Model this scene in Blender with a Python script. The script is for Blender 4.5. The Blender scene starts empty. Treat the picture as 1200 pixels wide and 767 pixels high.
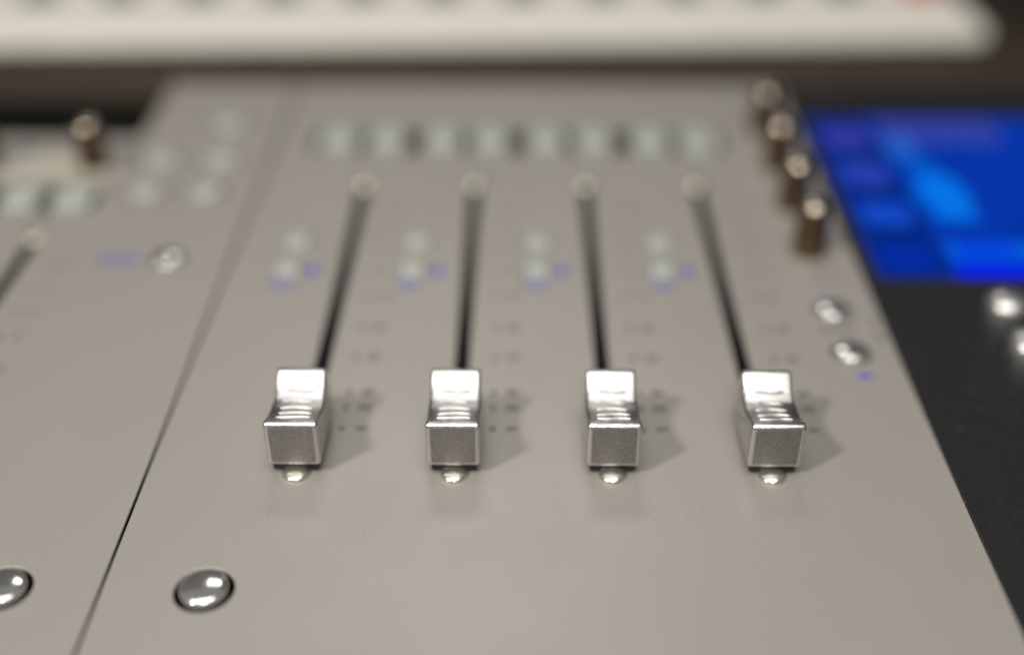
import bpy, bmesh, math, random
from math import radians, sin, cos, pi
from mathutils import Vector, Matrix
random.seed(4)
S = bpy.context.scene
COL = S.collection

# ------------------------------------------------------------------ camera
H = 0.149                                   # lens height over the top panels (metres)
cam_d = bpy.data.cameras.new('camera')
cam = bpy.data.objects.new('camera', cam_d); COL.objects.link(cam)
cam.location = (0, 0, H)
cam.rotation_euler = (radians(90 - 33.69), 0, 0.0082)
cam_d.sensor_width = 36; cam_d.lens = 42.54
cam_d.clip_start = 0.005; cam_d.clip_end = 30
cam_d.dof.use_dof = True
cam_d.dof.focus_distance = 0.2175
cam_d.dof.aperture_fstop = 2.9
S.camera = cam

# ------------------------------------------------------------------ world and lamps
w = bpy.data.worlds.new('World'); S.world = w; w.use_nodes = True
bg = w.node_tree.nodes['Background']
bg.inputs[0].default_value = (0.80, 0.78, 0.76, 1); bg.inputs[1].default_value = 0.15

def area(name, loc, target, sx, sy, power, col):
    l = bpy.data.lights.new(name, 'AREA'); l.shape = 'RECTANGLE'
    l.size = sx; l.size_y = sy; l.energy = power; l.color = col
    o = bpy.data.objects.new(name, l); COL.objects.link(o); o.location = loc
    d = Vector(target) - Vector(loc)
    o.rotation_euler = d.to_track_quat('-Z', 'Y').to_euler()
    return o
area('ceiling_softbox', (0.03, -0.12, 0.85), (0.0, 0.22, 0), 0.72, 0.50, 5.0, (1.0, 0.965, 0.92))
area('key_lamp', (-0.50, -0.23, 0.64), (0, 0.19, 0), 0.085, 0.085, 5.6, (1.0, 0.95, 0.88))

area('rear_highlight_light', (-0.05, 0.95, 0.80), (0, 0.28, 0), 0.36, 0.20, 1.25, (1.0, 0.96, 0.9))  # unseen light added so screw heads and knobs catch highlights
area('front_fill_light', (0.03, -0.42, 0.60), (0, 0.17, 0), 0.10, 0.10, 1.7, (1.0, 0.95, 0.88))  # unseen front fill, added to brighten the panel below the caps

S.view_settings.view_transform = 'Standard'
S.view_settings.look = 'None'
S.view_settings.exposure = 0.0
S.view_settings.gamma = 1

# ------------------------------------------------------------------ materials
def mat(name, base, rough=0.5, metal=0.0, grain=0.0, grain_scale=6000, bump=0.0, bump_scale=4000,
        emit=None, emit_s=0.0, coat=0.0, spec=0.5, dust=0.0, dust_r=.055, patch=0.0, coat_rough=0.1):
    m = bpy.data.materials.new(name); m.use_nodes = True
    nt = m.node_tree; N = nt.nodes; L = nt.links
    p = N['Principled BSDF']
    p.inputs['Base Color'].default_value = (*base, 1)
    p.inputs['Roughness'].default_value = rough
    p.inputs['Metallic'].default_value = metal
    p.inputs['Specular IOR Level'].default_value = spec
    p.inputs['Coat Weight'].default_value = coat
    p.inputs['Coat Roughness'].default_value = coat_rough
    if emit:
        p.inputs['Emission Color'].default_value = (*emit, 1)
        p.inputs['Emission Strength'].default_value = emit_s
    tc = N.new('ShaderNodeTexCoord')
    last = None
    def noise(scale, detail=3):
        n = N.new('ShaderNodeTexNoise'); n.inputs['Scale'].default_value = scale
        n.inputs['Detail'].default_value = detail
        L.new(tc.outputs['Object'], n.inputs['Vector']); return n
    def mixin(fac_out, lo, hi, prev):
        r = N.new('ShaderNodeMapRange'); r.inputs['To Min'].default_value = lo; r.inputs['To Max'].default_value = hi
        r.inputs['From Min'].default_value = 0.3; r.inputs['From Max'].default_value = 0.7
        L.new(fac_out, r.inputs['Value'])
        x = N.new('ShaderNodeMix'); x.data_type = 'RGBA'; x.blend_type = 'MULTIPLY'; x.inputs[0].default_value = 1
        if prev is None: x.inputs[6].default_value = (*base, 1)
        else: L.new(prev, x.inputs[6])
        L.new(r.outputs[0], x.inputs[7]); return x.outputs[2]
    if grain:
        last = mixin(noise(grain_scale, 2).outputs['Fac'], 1 - grain, 1 + grain, last)
    if patch:
        last = mixin(noise(28, 4).outputs['Fac'], 1 - patch, 1 + patch, last)
        r2 = N.new('ShaderNodeMapRange'); r2.inputs['From Min'].default_value = .3; r2.inputs['From Max'].default_value = .7
        r2.inputs['To Min'].default_value = max(rough - .02, .02); r2.inputs['To Max'].default_value = rough + .02
        L.new(noise(60, 5).outputs['Fac'], r2.inputs['Value']); L.new(r2.outputs[0], p.inputs['Roughness'])
    if dust:
        v = N.new('ShaderNodeTexVoronoi'); v.inputs['Scale'].default_value = 330
        L.new(tc.outputs['Object'], v.inputs['Vector'])
        lt = N.new('ShaderNodeMath'); lt.operation = 'LESS_THAN'; lt.inputs[1].default_value = dust_r
        L.new(v.outputs['Distance'], lt.inputs[0])
        x = N.new('ShaderNodeMix'); x.data_type = 'RGBA'; x.inputs[7].default_value = (dust, dust, dust * .95, 1)
        if last is None: x.inputs[6].default_value = (*base, 1)
        else: L.new(last, x.inputs[6])
        L.new(lt.outputs[0], x.inputs[0]); last = x.outputs[2]
    if last is not None: L.new(last, p.inputs['Base Color'])
    if bump:
        b = N.new('ShaderNodeBump'); b.inputs['Strength'].default_value = bump; b.inputs['Distance'].default_value = 0.0002
        L.new(noise(bump_scale, 2).outputs['Fac'], b.inputs['Height']); L.new(b.outputs[0], p.inputs['Normal'])
    return m

M = {
 'panel':  mat('warm_grey_metallic_paint', (.300, .284, .262), .40, .14, grain=.16, grain_scale=3600, bump=.08, bump_scale=4200, patch=.02, dust=.5, dust_r=.03),
 'black':  mat('black_satin_plastic', (.018, .018, .019), .42, 0, grain=.2, grain_scale=1800, bump=.2, bump_scale=3000, dust=.22, spec=.22),
 'slot':   mat('slot_black', (.004, .004, .004), .7),
 'chassis':mat('chassis_dark', (.03, .028, .026), .5),
 'cap':    mat('satin_silver_cap', (.60, .595, .59), .29, 1, grain=.18, grain_scale=4200, bump=.35, bump_scale=4200),
 'plate':  mat('grained_dark_silver_face', (.31, .30, .295), .30, 1, grain=.38, grain_scale=4200, bump=.9, bump_scale=4200, dust=.9, dust_r=.10),
 'under_cap_shade':  mat('under_cap_shade_black', (.008, .008, .008), .5),  # near-black that puts the shade under the caps into colour
 'screw':  mat('pale_gold_screw', (.74, .72, .62), .22, .9),
 'chrome': mat('chrome_button', (.78, .78, .77), .16, .9, coat=.5),
 'satin': mat('satin_chrome_button', (.62, .62, .61), .34, .9),
 'grey_btn': mat('grey_satin_button', (.46, .455, .44), .28, .3),
 'key':    mat('pale_green_rubber_key', (.36, .39, .355), .45, 0, coat=.2),
 'print':  mat('dark_grey_print', (.07, .065, .06), .6),
 'blue_print': mat('violet_blue_print', (.06, .05, .48), .5),
 'faint_blue_print': mat('faint_violet_print', (.22, .21, .36), .5),
 'knob':   mat('bronze_knob_side', (.17, .115, .07), .28, .9),
 'knob_top': mat('knob_top_metal', (.55, .48, .40), .10, 1),
 'desk':   mat('dark_brown_desk', (.032, .022, .012), .65, 0, patch=.12),
 'white':  mat('white_plastic', (.80, .785, .71), .35, 0, patch=.03),
 'dark_key': mat('dark_rubber', (.03, .03, .028), .5),
 'red':    mat('red_knob', (.40, .008, .008), .5),
 'cream':  mat('cream_painted_glow', (.40, .39, .33), .4),  # pale glow put into the colour of the strip
}
def screen_mat(name, col, s, noise=0):
    m = bpy.data.materials.new(name); m.use_nodes = True
    nt = m.node_tree; p = nt.nodes['Principled BSDF']
    p.inputs['Base Color'].default_value = (.001, .001, .003, 1); p.inputs['Roughness'].default_value = .25; p.inputs['Specular IOR Level'].default_value = .05
    p.inputs['Emission Color'].default_value = (*col, 1); p.inputs['Emission Strength'].default_value = s
    return m

# ------------------------------------------------------------------ helpers
def link_mesh(name, bm, material, parent=None, smooth=True, angle=35):
    me = bpy.data.meshes.new(name); bm.normal_update(); bm.to_mesh(me); bm.free()
    if material: me.materials.append(material)
    o = bpy.data.objects.new(name, me); COL.objects.link(o)
    if parent: o.parent = parent; o.location = (0, 0, 0)
    if smooth:
        for f in me.polygons: f.use_smooth = True
        try: me.set_sharp_from_angle(angle=radians(angle))
        except Exception: pass
    return o

def rrect(cx, cy, w_, h_, r, n=5):
    r = min(r, w_ / 2 - 1e-5, h_ / 2 - 1e-5); pts = []
    for (sx, sy, a0) in ((1, 1, 0), (-1, 1, 90), (-1, -1, 180), (1, -1, 270)):
        for k in range(n + 1):
            a = radians(a0 + 90 * k / n)
            pts.append((cx + sx * (w_ / 2 - r) + r * cos(a), cy + sy * (h_ / 2 - r) + r * sin(a)))
    return pts
def circ(cx, cy, r, n=28):
    return [(cx + r * cos(2 * pi * k / n), cy + r * sin(2 * pi * k / n)) for k in range(n)]

def sheet(name, outer, holes, z_top, thick, bevel, material, parent):
    """flat plate with real openings, edges rounded"""
    cu = bpy.data.curves.new(name, 'CURVE'); cu.dimensions = '2D'; cu.fill_mode = 'BOTH'
    for loop in [outer] + holes:
        sp = cu.splines.new('POLY'); sp.points.add(len(loop) - 1)
        for q, (x, y) in zip(sp.points, loop): q.co = (x, y, 0, 1)
        sp.use_cyclic_u = True
    cu.extrude = thick / 2 - bevel; cu.bevel_depth = bevel; cu.bevel_resolution = 3; cu.offset = -bevel
    t = bpy.data.objects.new('tmp', cu); COL.objects.link(t)
    dg = bpy.context.evaluated_depsgraph_get()
    me = bpy.data.meshes.new_from_object(t.evaluated_get(dg))
    bpy.data.objects.remove(t)
    bm = bmesh.new(); bm.from_mesh(me); bmesh.ops.remove_doubles(bm, verts=bm.verts, dist=1e-6)
    bmesh.ops.translate(bm, verts=bm.verts, vec=(0, 0, z_top - thick / 2))
    me.name = 'x'; bpy.data.meshes.remove(me)
    return link_mesh(name, bm, material, parent, smooth=False)

def box_bm(x0, x1, y0, y1, z0, z1, bev=0, seg=3, bm=None):
    b = bmesh.new()
    r = bmesh.ops.create_cube(b, size=1)
    for v in b.verts:
        v.co = Vector(((x0 + x1) / 2 + v.co.x * (x1 - x0), (y0 + y1) / 2 + v.co.y * (y1 - y0), (z0 + z1) / 2 + v.co.z * (z1 - z0)))
    if bev: bmesh.ops.bevel(b, geom=b.edges[:], offset=bev, segments=seg, affect='EDGES', profile=.5)
    return b
def merge(a, b):
    me = bpy.data.meshes.new('t'); b.to_mesh(me); b.free(); a.from_mesh(me); bpy.data.meshes.remove(me); return a

def lathe_bm(profile, cx, cy, n=40):
    """profile: list of (radius, z), revolved about a vertical axis"""
    b = bmesh.new(); rings = []
    for (r, z) in profile:
        if r < 1e-7: rings.append([b.verts.new((cx, cy, z))])
        else: rings.append([b.verts.new((cx + r * cos(2 * pi * k / n), cy + r * sin(2 * pi * k / n), z)) for k in range(n)])
    for A, B in zip(rings, rings[1:]):
        for k in range(n):
            k2 = (k + 1) % n
            if len(A) == 1 and len(B) == 1: continue
            if len(B) == 1: b.faces.new((A[k], A[k2], B[0]))
            elif len(A) == 1: b.faces.new((A[0], B[k2], B[k]))
            else: b.faces.new((A[k], A[k2], B[k2], B[k]))
    bmesh.ops.recalc_face_normals(b, faces=b.faces)
    return b

def thing(name, loc, label, cat, group=None):
    o = bpy.data.objects.new(name, None); COL.objects.link(o); o.location = loc
    o.empty_display_size = .02
    o['label'] = label; o['category'] = cat
    if group: o['group'] = group
    return o

def text_bm(items):
    """items: (string, x, y, size) laid flat; returned as one thin raised print mesh"""
    out = bmesh.new()
    for (s, x, y, size) in items:
        cu = bpy.data.curves.new('t', 'FONT'); cu.body = s; cu.size = size; cu.align_x = 'CENTER'; cu.align_y = 'CENTER'
        cu.extrude = 0.00001; cu.resolution_u = 3; cu.offset = size * .02
        t = bpy.data.objects.new('tmp', cu); COL.objects.link(t)
        dg = bpy.context.evaluated_depsgraph_get()
        me = bpy.data.meshes.new_from_object(t.evaluated_get(dg)); bpy.data.objects.remove(t)
        me.transform(Matrix.Translation((x, y, 0.00003))); out.from_mesh(me); bpy.data.meshes.remove(me)
    return out

# ------------------------------------------------------------------ fader cap
CW, CL = 0.0100, 0.0163
def top_z(y):                                # saddle line seen from the side
    t = (y - 0.0088) / 0.0088
    if t < 0: return 0.0098 + 0.0027 * abs(t) ** 1.75
    t = (y - 0.0088) / 0.0068
    return 0.0098 + 0.0046 * (t ** 2 * .92 if t < .6 else .3312 + (t - .6) * 1.104 + (t - .6) ** 2 * .9 - (t - .6) ** 3 * 1.6)
def round_profile(pts, radii, n=6):
    """closed outline with every corner that has a radius replaced by an arc"""
    out = []; N = len(pts)
    for k in range(N):
        p = Vector(pts[k]); r = radii[k]
        if not r: out.append((p.x, p.y)); continue
        a = (Vector(pts[k - 1]) - p).normalized(); b = (Vector(pts[(k + 1) % N]) - p).normalized()
        ang = a.angle(b); d = r / math.tan(ang / 2); c = p + (a + b).normalized() * (r / sin(ang / 2))
        s0 = p + a * d - c; s1 = p + b * d - c
        for i in range(n + 1):
            t = i / n; v = (s0 * (1 - t) + s1 * t).normalized() * r
            out.append(tuple(c + v))
    return out
def pillow(pts, w_, bev, seg=4):
    """outline swept across the width, both side faces rounded off by insetting the outline"""
    b = bmesh.new(); N = len(pts)
    area2 = sum(pts[k][0] * pts[(k + 1) % N][1] - pts[(k + 1) % N][0] * pts[k][1] for k in range(N))
    sg = 1 if area2 > 0 else -1
    nor = []
    for k in range(N):
        t = Vector(pts[(k + 1) % N]) - Vector(pts[k - 1]); t.normalize(); nor.append(Vector((-t.y, t.x)) * sg)
    rings = []
    def ring(x, inset):
        rings.append([b.verts.new((x, pts[k][0] + nor[k].x * inset, pts[k][1] + nor[k].y * inset)) for k in range(N)])
    for i in range(seg + 1):
        a = radians(90 * i / seg); ring(-w_ / 2 + bev * (1 - sin(a)), bev * (1 - cos(a)) if i else bev)
    for i in range(seg, -1, -1):
        a = radians(90 * i / seg); ring(w_ / 2 - bev * (1 - sin(a)), bev * (1 - cos(a)) if i else bev)
    # first ring is the side face itself: x on the side, outline inset by the full bevel
    for q in range(seg + 1):
        a = radians(90 * q / seg)
        for R, sx in ((rings[q], -1), (rings[2 * seg + 1 - q], 1)):
            for k, v in enumerate(R):
                ins = bev * (1 - sin(a)); v.co = (sx * (w_ / 2 - bev * (1 - cos(a))), pts[k][0] + nor[k].x * ins, pts[k][1] + nor[k].y * ins)
    b.faces.new(rings[0]); b.faces.new(rings[-1][::-1])
    for A, B in zip(rings, rings[1:]):
        for k in range(N): b.faces.new((A[k], B[k], B[(k + 1) % N], A[(k + 1) % N]))
    bmesh.ops.recalc_face_normals(b, faces=b.faces)
    return b
def fader(parent, X, Yf, label=None):
    """Yf: front face position along the slot"""
    z0 = 0.0024
    def outline(front_y, drop, tail, rt):
        ys = [front_y] + [front_y + .0016 + (CL - .0016 - front_y - .0014) * k / 22 for k in range(23)]
        p = [(front_y, z0)] + [(y, top_z(y) - drop) for y in ys]; r = [.0006, .00095] + [0] * 23
        return p, r
    p, r = outline(.0007, .0004, None, 0)
    p = [(y, z if y < .0093 else z + .0004 * min(1, (y - .0093) / .002)) for y, z in p]; p[0] = (.0007, z0)
    p += [(CL, top_z(CL)), (CL + .0022, z0)]; r += [.0010, .0006]
    bm = pillow(round_profile(p, r), CW - .0005, .00065)
    ys = [.0016 + (.0093 - .0016) * k / 12 for k in range(13)]
    q = [(0, z0), (0, top_z(0) + .0002)] + [(y, top_z(y) + .0002) for y in ys]; rr = [.0006, .00095] + [0] * 13
    for k in range(1, 11):                   # shoulder: from the bottom of the saddle curving back down to the base
        a = radians(90 * k / 11); q.append((.0093 + .0072 * sin(a), z0 + (.0098 - z0) * cos(a) ** 0.8)); rr.append(0)
    q.append((.0165, z0)); rr.append(.0004)
    merge(bm, pillow(round_profile(q, rr), CW, .00060))
    cap = link_mesh('fader_cap', bm, M['cap'], parent, angle=50)
    cap.location = (X, Yf, 0)
    if label: cap['label'] = label
    g = bmesh.new()
    for k in range(5):                       # finger ridges
        y = .0034 + .00215 * k; n, m = 15, 10; rows = []
        hw = .0031 - .00006 * k
        for i in range(n):
            u = i / (n - 1) * 2 - 1; x = u * hw
            yy = y + .00016 * sin(u * 3.2 + k) - .00012 * u * u; r = .00028 * (1 - abs(u) ** 8 * .6)
            zc = top_z(yy) + .00022
            rows.append([g.verts.new((x, yy + r * 1.25 * cos(2 * pi * j / m), zc + r * sin(2 * pi * j / m))) for j in range(m)])
        for A, B in zip(rows, rows[1:]):
            for j in range(m): g.faces.new((A[j], A[(j + 1) % m], B[(j + 1) % m], B[j]))
        g.faces.new(rows[0][::-1]); g.faces.new(rows[-1])
    bmesh.ops.recalc_face_normals(g, faces=g.faces)
    link_mesh('finger_ridges', g, M['cap'], cap, angle=60)
    fp = bmesh.new(); pts = rrect(0, (z0 + .0120) / 2 + .00005, CW - .0017, .0120 - z0 - .0014, .0005)
    fp.faces.new([fp.verts.new((x, 0, z)) for x, z in pts])
    ex = bmesh.ops.extrude_face_region(fp, geom=fp.faces[:]); bmesh.ops.translate(fp, verts=[v for v in ex['geom'] if isinstance(v, bmesh.types.BMVert)], vec=(0, -.00004, 0))
    bmesh.ops.recalc_face_normals(fp, faces=fp.faces)
    link_mesh('front_face', fp, M['plate'], cap, smooth=False)
    s = box_bm(-.0043, .0043, .0009, CL + .0008, .0006, z0 + .0002, .0002)  # black block added as the shade beneath the cap
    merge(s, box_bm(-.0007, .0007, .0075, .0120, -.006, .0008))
    link_mesh('under_cap_shade_stem', s, M['under_cap_shade'], cap)
    return cap

def screw(parent, x, y, h=.0013):
    r = .0027
    prof = [(r, -.0002), (r, .0002)] + [(r * cos(radians(a)), .0002 + (h - .0002) * sin(radians(a))) for a in (15, 30, 45, 60, 72, 82)] + [(0, h)]
    o = link_mesh('screw', lathe_bm(prof, 0, 0), M['screw'], parent, angle=60)
    o.location = (x, y, 0); return o

def dome_button(parent, x, y, r, h, m, name='push_button', lab=None, base=0.0):
    prof = [(r, base - .002), (r, base + h * .35)] + [(r * cos(radians(a)), base + h * .35 + h * .65 * sin(radians(a))) for a in (12, 25, 40, 55, 70, 80)] + [(0, base + h)]
    o = link_mesh(name, lathe_bm(prof, 0, 0, 44), m, parent, angle=60)
    o.location = (x, y, 0)
    if lab: o['label'] = lab
    return o

def key(parent, x, y, w_, d_, z1, name='key'):
    o = link_mesh(name, box_bm(-w_ / 2, w_ / 2, -d_ / 2, d_ / 2, -.003, z1, .0009, 4), M['key'], parent, angle=60)
    o.location = (x, y, 0); return o

def knob(parent, x, y, r=.0041, h=.0125):
    prof = [(r * 1.05, 0), (r, .0008), (r * .96, h - .0006), (r * .86, h)] + [(r * .84, h), (0, h)]
    b = lathe_bm(prof[:4] + [(0, h - .0001)], 0, 0, 36)
    for v in b.verts:                         # fine knurling round the side
        rr = math.hypot(v.co.x, v.co.y)
        if rr > r * .9 and v.co.z > .0005 and v.co.z < h - .0001:
            k = round(math.atan2(v.co.y, v.co.x) / (2 * pi / 36))
            f = 1 - .035 * (k % 2); v.co.x *= f; v.co.y *= f
    o = link_mesh('rotary_knob', b, M['knob'], parent, angle=30); o.location = (x, y, 0)
    t = lathe_bm([(r * .87, h - .0004), (r * .84, h + .0002), (r * .7, h + .0008), (r * .5, h + .0013), (r * .25, h + .0016), (0, h + .0017)], 0, 0, 36)
    link_mesh('knob_cap', t, M['knob_top'], o, angle=60)
    return o

def scale_print(parent, X, dY=0.0):
    rows = [(.1874, '∞'), (.1941, '60'), (.1992, '40'), (.2117, '30'), (.2232, '20'), (.2364, '10'), (.2482, '5'), (.2588, '0'), (.2680, '5'), (.2790, '10')]
    b = text_bm([(s, .0107, y + dY, .0027) for y, s in rows])
    for y, s in rows:
        r = .00062 if y < .2 else .0007
        merge(b, lathe_bm([(r, .00001), (r, .00004), (0, .00004)], .0069, y + dY, 14))
    o = link_mesh('scale_print', b, M['print'], parent, smooth=False); o.location = (X, 0, 0)

def mark_bars(name, parent, rects, m):
    b = bmesh.new()
    for (x0, x1, y0, y1) in rects: merge(b, box_bm(x0, x1, y0, y1, .00001, .00004))
    return link_mesh(name, b, m, parent, smooth=False)

def channel_keys(parent, X, dY=0.0):
    key(parent, X - .0131, .2612 + dY, .0058, .0058, .0012, 'small_key')
    key(parent, X - .0134, .2478 + dY, .0058, .0058, .0012, 'small_key')
    # short violet legends (too small and soft in the photo to read)
    mark_bars('key_legend', parent, [(X - .0162, X - .0146, .2405 + dY, .2424 + dY), (X - .0142, X - .0128, .2405 + dY, .2424 + dY), (X - .0124, X - .0112, .2405 + dY, .2424 + dY)], M['blue_print'])
    mark_bars('key_legend', parent, [(X - .0088, X - .0061, .2462 + dY, .2490 + dY)], M['blue_print'])
    mark_bars('key_legend', parent, [(X - .0149, X - .0108, .2674 + dY, .2686 + dY)], M['faint_blue_print'])

SLOT_X = [-.0420, -.0123, .0174, .0473]
PITCH = .0298
ZD = -.024                                   # desk top

# ------------------------------------------------------------------ setting: the desk
d = link_mesh('desk_surface', box_bm(-1.2, 1.2, -.5, 1.3, ZD - .03, ZD - .0001, .002), M['desk']); d['kind'] = 'structure'
bk = link_mesh('back_wall', box_bm(-3, 3, 1.6, 1.65, -1, 2.2), mat('dim_wall', (.05, .045, .04), .8, patch=.1)); bk['kind'] = 'structure'

# ------------------------------------------------------------------ main controller
main = thing('audio_controller', (0, 0, 0), 'grey and black mixing controller with four metal faders and a glowing blue touchscreen', 'mixing console')
x0, x1, y0, y1 = -.0700, .0812, .045, .3625
slot_hole = lambda X, dY=0: rrect(X, (.1735 + .2925) / 2 + dY, .0030, .119 - .001, .00149)
holes = [slot_hole(X) for X in SLOT_X]
holes.append(rrect(-.0009, .3205, .1180, .0150, .0035, 6))
for X in SLOT_X: holes += [rrect(X - .0131, .2612, .0064, .0064, .0012), rrect(X - .0134, .2478, .0064, .0064, .0012)]
btn_side = [(.0708, .2309), (.0713, .2143)]
holes += [circ(x, y, .0043) for x, y in btn_side] + [circ(-.0528, .1440, .0051, 40)]
sheet('silver_panel', [(x0, y0), (x1, y0), (x1, y1), (x0, y1)], holes, 0, .0010, .0003, M['panel'], main)
link_mesh('chassis', box_bm(x0 + .0015, .300, y0 + .001, y1 - .001, ZD, -.0064, .001), M['chassis'], main)
link_mesh('slot_floor', box_bm(x0 + .002, x1 - .001, y0 + .002, y1 - .002, -.0062, -.0056), M['slot'], main)
# black right-hand half
bholes = [circ(.1100, .2313, .0053), circ(.1098, .2153, .0053), circ(.128, .2313, .0050), circ(.128, .2153, .0050),
          rrect(.1755, .2935, .1800, .0950, .0015)]
sheet('black_panel', [(x1 + .0002, y0), (.300, y0), (.300, y1), (x1 + .0002, y1)], bholes, -.0003, .0014, .0003, M['black'], main)

for i, X in enumerate(SLOT_X):
    fader(main, X, .1733)
    screw(main, X, .2925, .0013); screw(main, X, .1737)
    scale_print(main, X); channel_keys(main, X)
    for off in (-.0103, .0035): key(main, X + off, .3205, .0104, .0120, .0014)
for k in range(4): knob(main, .0709 - .0003 * (k == 0), .2577 + .0233 * k)
dome_button(main, *btn_side[0], .0038, .0016, M['chrome'])
dome_button(main, *btn_side[1], .0038, .0016, M['chrome'])
for x, y in ((.1100, .2313), (.1098, .2153), (.128, .2313), (.128, .2153)): dome_button(main, x, y, .0048, .0046, M['satin'])
dome_button(main, -.0528, .1440, .0041, .0016, M['chrome'])
# small printed marks beside the two side buttons
mark_bars('button_mark', main, [(.0787, .0799, .2262, .2276), (.0784, .0796, .2190, .2206), (.0780, .0788, .2212, .2222)], M['print'])
mark_bars('button_mark', main, [(.0665 + .0016 * k, .0676 + .0016 * k, .2228, .2240) for k in range(5)], M['print'])
mark_bars('button_mark', main, [(.0708, .0736, .2050, .2064)], M['blue_print'])
mark_bars('button_mark', main, [(.0680, .0712, .2374, .2386)], M['faint_blue_print'])

# touchscreen and what it shows
scr = link_mesh('touchscreen', box_bm(.0865, .2645, .2470, .3400, -.0040, -.0012), screen_mat('screen_blue', (.0, .042, .47), .80), main)
def ui(name, x0, x1, y0, y1, col, s, r=.002, z=-.0010):
    b = bmesh.new(); pts = rrect((x0 + x1) / 2, (y0 + y1) / 2, x1 - x0, y1 - y0, r)
    b.faces.new([b.verts.new((x, y, z)) for x, y in pts])
    r_ = bmesh.ops.extrude_face_region(b, geom=b.faces[:]); bmesh.ops.translate(b, verts=[v for v in r_['geom'] if isinstance(v, bmesh.types.BMVert)], vec=(0, 0, -.0001))
    bmesh.ops.recalc_face_normals(b, faces=b.faces)
    return link_mesh(name, b, screen_mat(name + '_light', col, s), scr, smooth=False)
ui('screen_menu_column', .0870, .1035, .2478, .3392, (.0, .018, .20), 1.0, .001)
for yc, c in ((.3260, (.035, .045, .36)), (.3020, (.02, .05, .42)), (.2790, (.005, .06, .52)), (.2570, (.0, .022, .34))):
    ui('screen_button', .0885, .1015, yc - .0070, yc + .0070, c, 1.0, .003, -.0009)
ui('screen_header', .1050, .1400, .3230, .3380, (.035, .055, .36), 1.0, .001)
for (a, b, c, d, col) in ((.1050, .1130, .3120, .3240, (.02, .16, .75)), (.1075, .1150, .2990, .3090, (.0, .14, .80)), (.1050, .1200, .2830, .2960, (.0, .15, .85)),
                          (.1085, .1180, .2770, .3010, (.0, .22, 1.0)), (.1060, .1195, .2740, .2800, (.0, .12, .80))):
    ui('screen_icon', a, b, c, d, col, .8, .003, -.0009 + (a - .105) * .05)
ui('screen_bar', .1050, .2620, .2545, .2650, (.0, .11, .82), .8, .001)
ui('screen_bar', .1050, .2620, .2475, .2530, (.0, .01, .85), 1.0, .0005)
for k in range(9): ui('screen_icon', .108 + .017 * k, .121 + .017 * k, .2555, .2640, (.0, .15 if k % 3 else .07, .9), .8, .001, -.0008)
ui('screen_bar', .1250, .2620, .2690, .2720, (.0, .02, .35), 1.0, .0005)

# ------------------------------------------------------------------ left-hand controller
LX1 = -.0706
left = thing('audio_controller', (0, 0, 0), 'grey fader controller at the left edge, black display strip at its back', 'mixing console')
LD = -.0294
LSX = [-.1212 - PITCH * k for k in range(8)]
lh = [slot_hole(X, LD) for X in LSX]
lh.append(rrect(-.1212 - PITCH * 3.5 - .0034, .2836, PITCH * 8 - .003, .0150, .0035, 6))
ring_btns = [(-.0867, .3323, .0050), (-.0842, .3081, .0050), (-.1012, .3081, .0050), (-.1003, .2884, .0046), (-.0843, .2884, .0046)]
lh += [circ(x, y, r + .0009) for x, y, r in ring_btns] + [circ(-.0857, .2526, .0043), circ(-.0868, .1440, .0051, 40)]
outer = [(-.372, y0), (LX1, y0), (LX1, y1), (-.1105, y1), (-.1105, .3225), (-.372, .3225)]
sheet('silver_panel', outer, lh, 0, .0010, .0003, M['panel'], left)
link_mesh('chassis', box_bm(-.371, LX1 - .0015, y0 + .001, .3500, ZD, -.0064, .001), M['chassis'], left)
link_mesh('slot_floor', box_bm(-.370, LX1 - .001, y0 + .002, .320, -.0062, -.0056), M['slot'], left)
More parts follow.
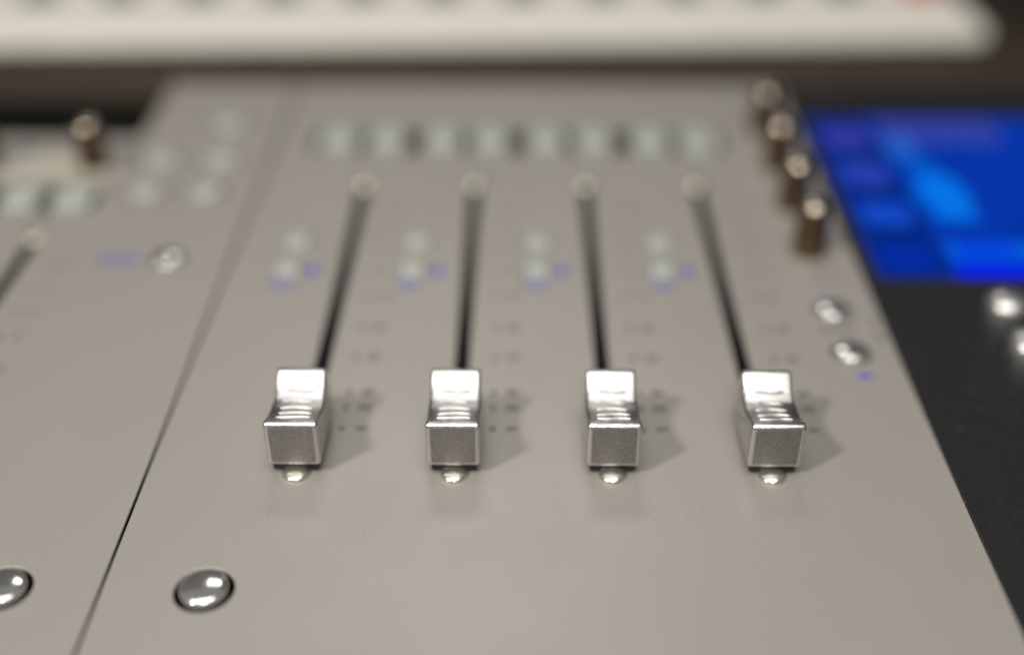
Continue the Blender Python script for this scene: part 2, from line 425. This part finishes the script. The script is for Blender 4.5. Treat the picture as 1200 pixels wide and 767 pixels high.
link_mesh('rear_block', box_bm(-.1095, LX1 - .001, .345, y1 - .001, ZD, -.0020, .0005), M['chassis'], left)
link_mesh('display_strip', box_bm(-.371, -.1110, .3230, .3500, -.0064, -.0006, .0004), mat('display_black', (.006, .006, .006), .15), left)
for X in LSX:
    screw(left, X, .2925 + LD, .0013)
    if X > -.16: fader(left, X, .1733 + LD); screw(left, X, .1737 + LD)
    for off in (-.0103, .0035): key(left, X + off, .2836, .0100, .0120, .0014)
    knob(left, X + .0032, .3027)
scale_print(left, LSX[0], LD)
for x, y, r in ring_btns: dome_button(left, x, y, r, .0014, M['grey_btn'], 'round_key', 'dull grey button')
dome_button(left, -.0857, .2526, .0038, .0016, M['chrome'])
dome_button(left, -.0868, .1440, .0041, .0016, M['chrome'])
mark_bars('button_mark', left, [(-.1022 + .0021 * k, -.1022 + .0021 * k + .0016, .2512, .2532) for k in range(5)], M['blue_print'])

link_mesh('painted_glow_strip', box_bm(-.300, -.1125, .2955, .3090, .00002, .0003), M['cream'], left, smooth=False)  # added cream strip, painted in place of a pale glow behind the keys

# ------------------------------------------------------------------ white equipment behind
wk = thing('white_keyboard_controller', (0, .4530, ZD), 'long white controller lying behind the consoles with a row of dark buttons and one red', 'controller')
wk.rotation_euler = (0, 0, radians(1.5))
L0, L1 = -.42, .1835
body = [(x, y) for x, y in rrect((L0 + L1) / 2, .075, L1 - L0, .150, .004, 6)]
sheet('body', body, [], .0075, .0065, .0020, M['white'], wk)
k = 0
x = .1700
while x > -.40:
    m = M['red'] if k == 0 else M['dark_key']
    o = link_mesh('pad_button', lathe_bm([(.0075, .0070), (.0075, .0110), (.0066, .0120), (0, .0120)], 0, 0, 24), m, wk, angle=50)
    o.location = (x, .0495, 0)
    if k == 0: o['label'] = 'red button'
    x -= .0337; k += 1
bx = thing('equipment_case', (.30, .50, ZD), 'black equipment case at the far right behind the white controller', 'case')
link_mesh('case_body', box_bm(-.098, .12, -.02, .25, 0, .10, .003), M['chassis'], bx)
link_mesh('case_front', box_bm(-.092, .114, -.0225, -.0205, .006, .094, .0008), M['black'], bx)
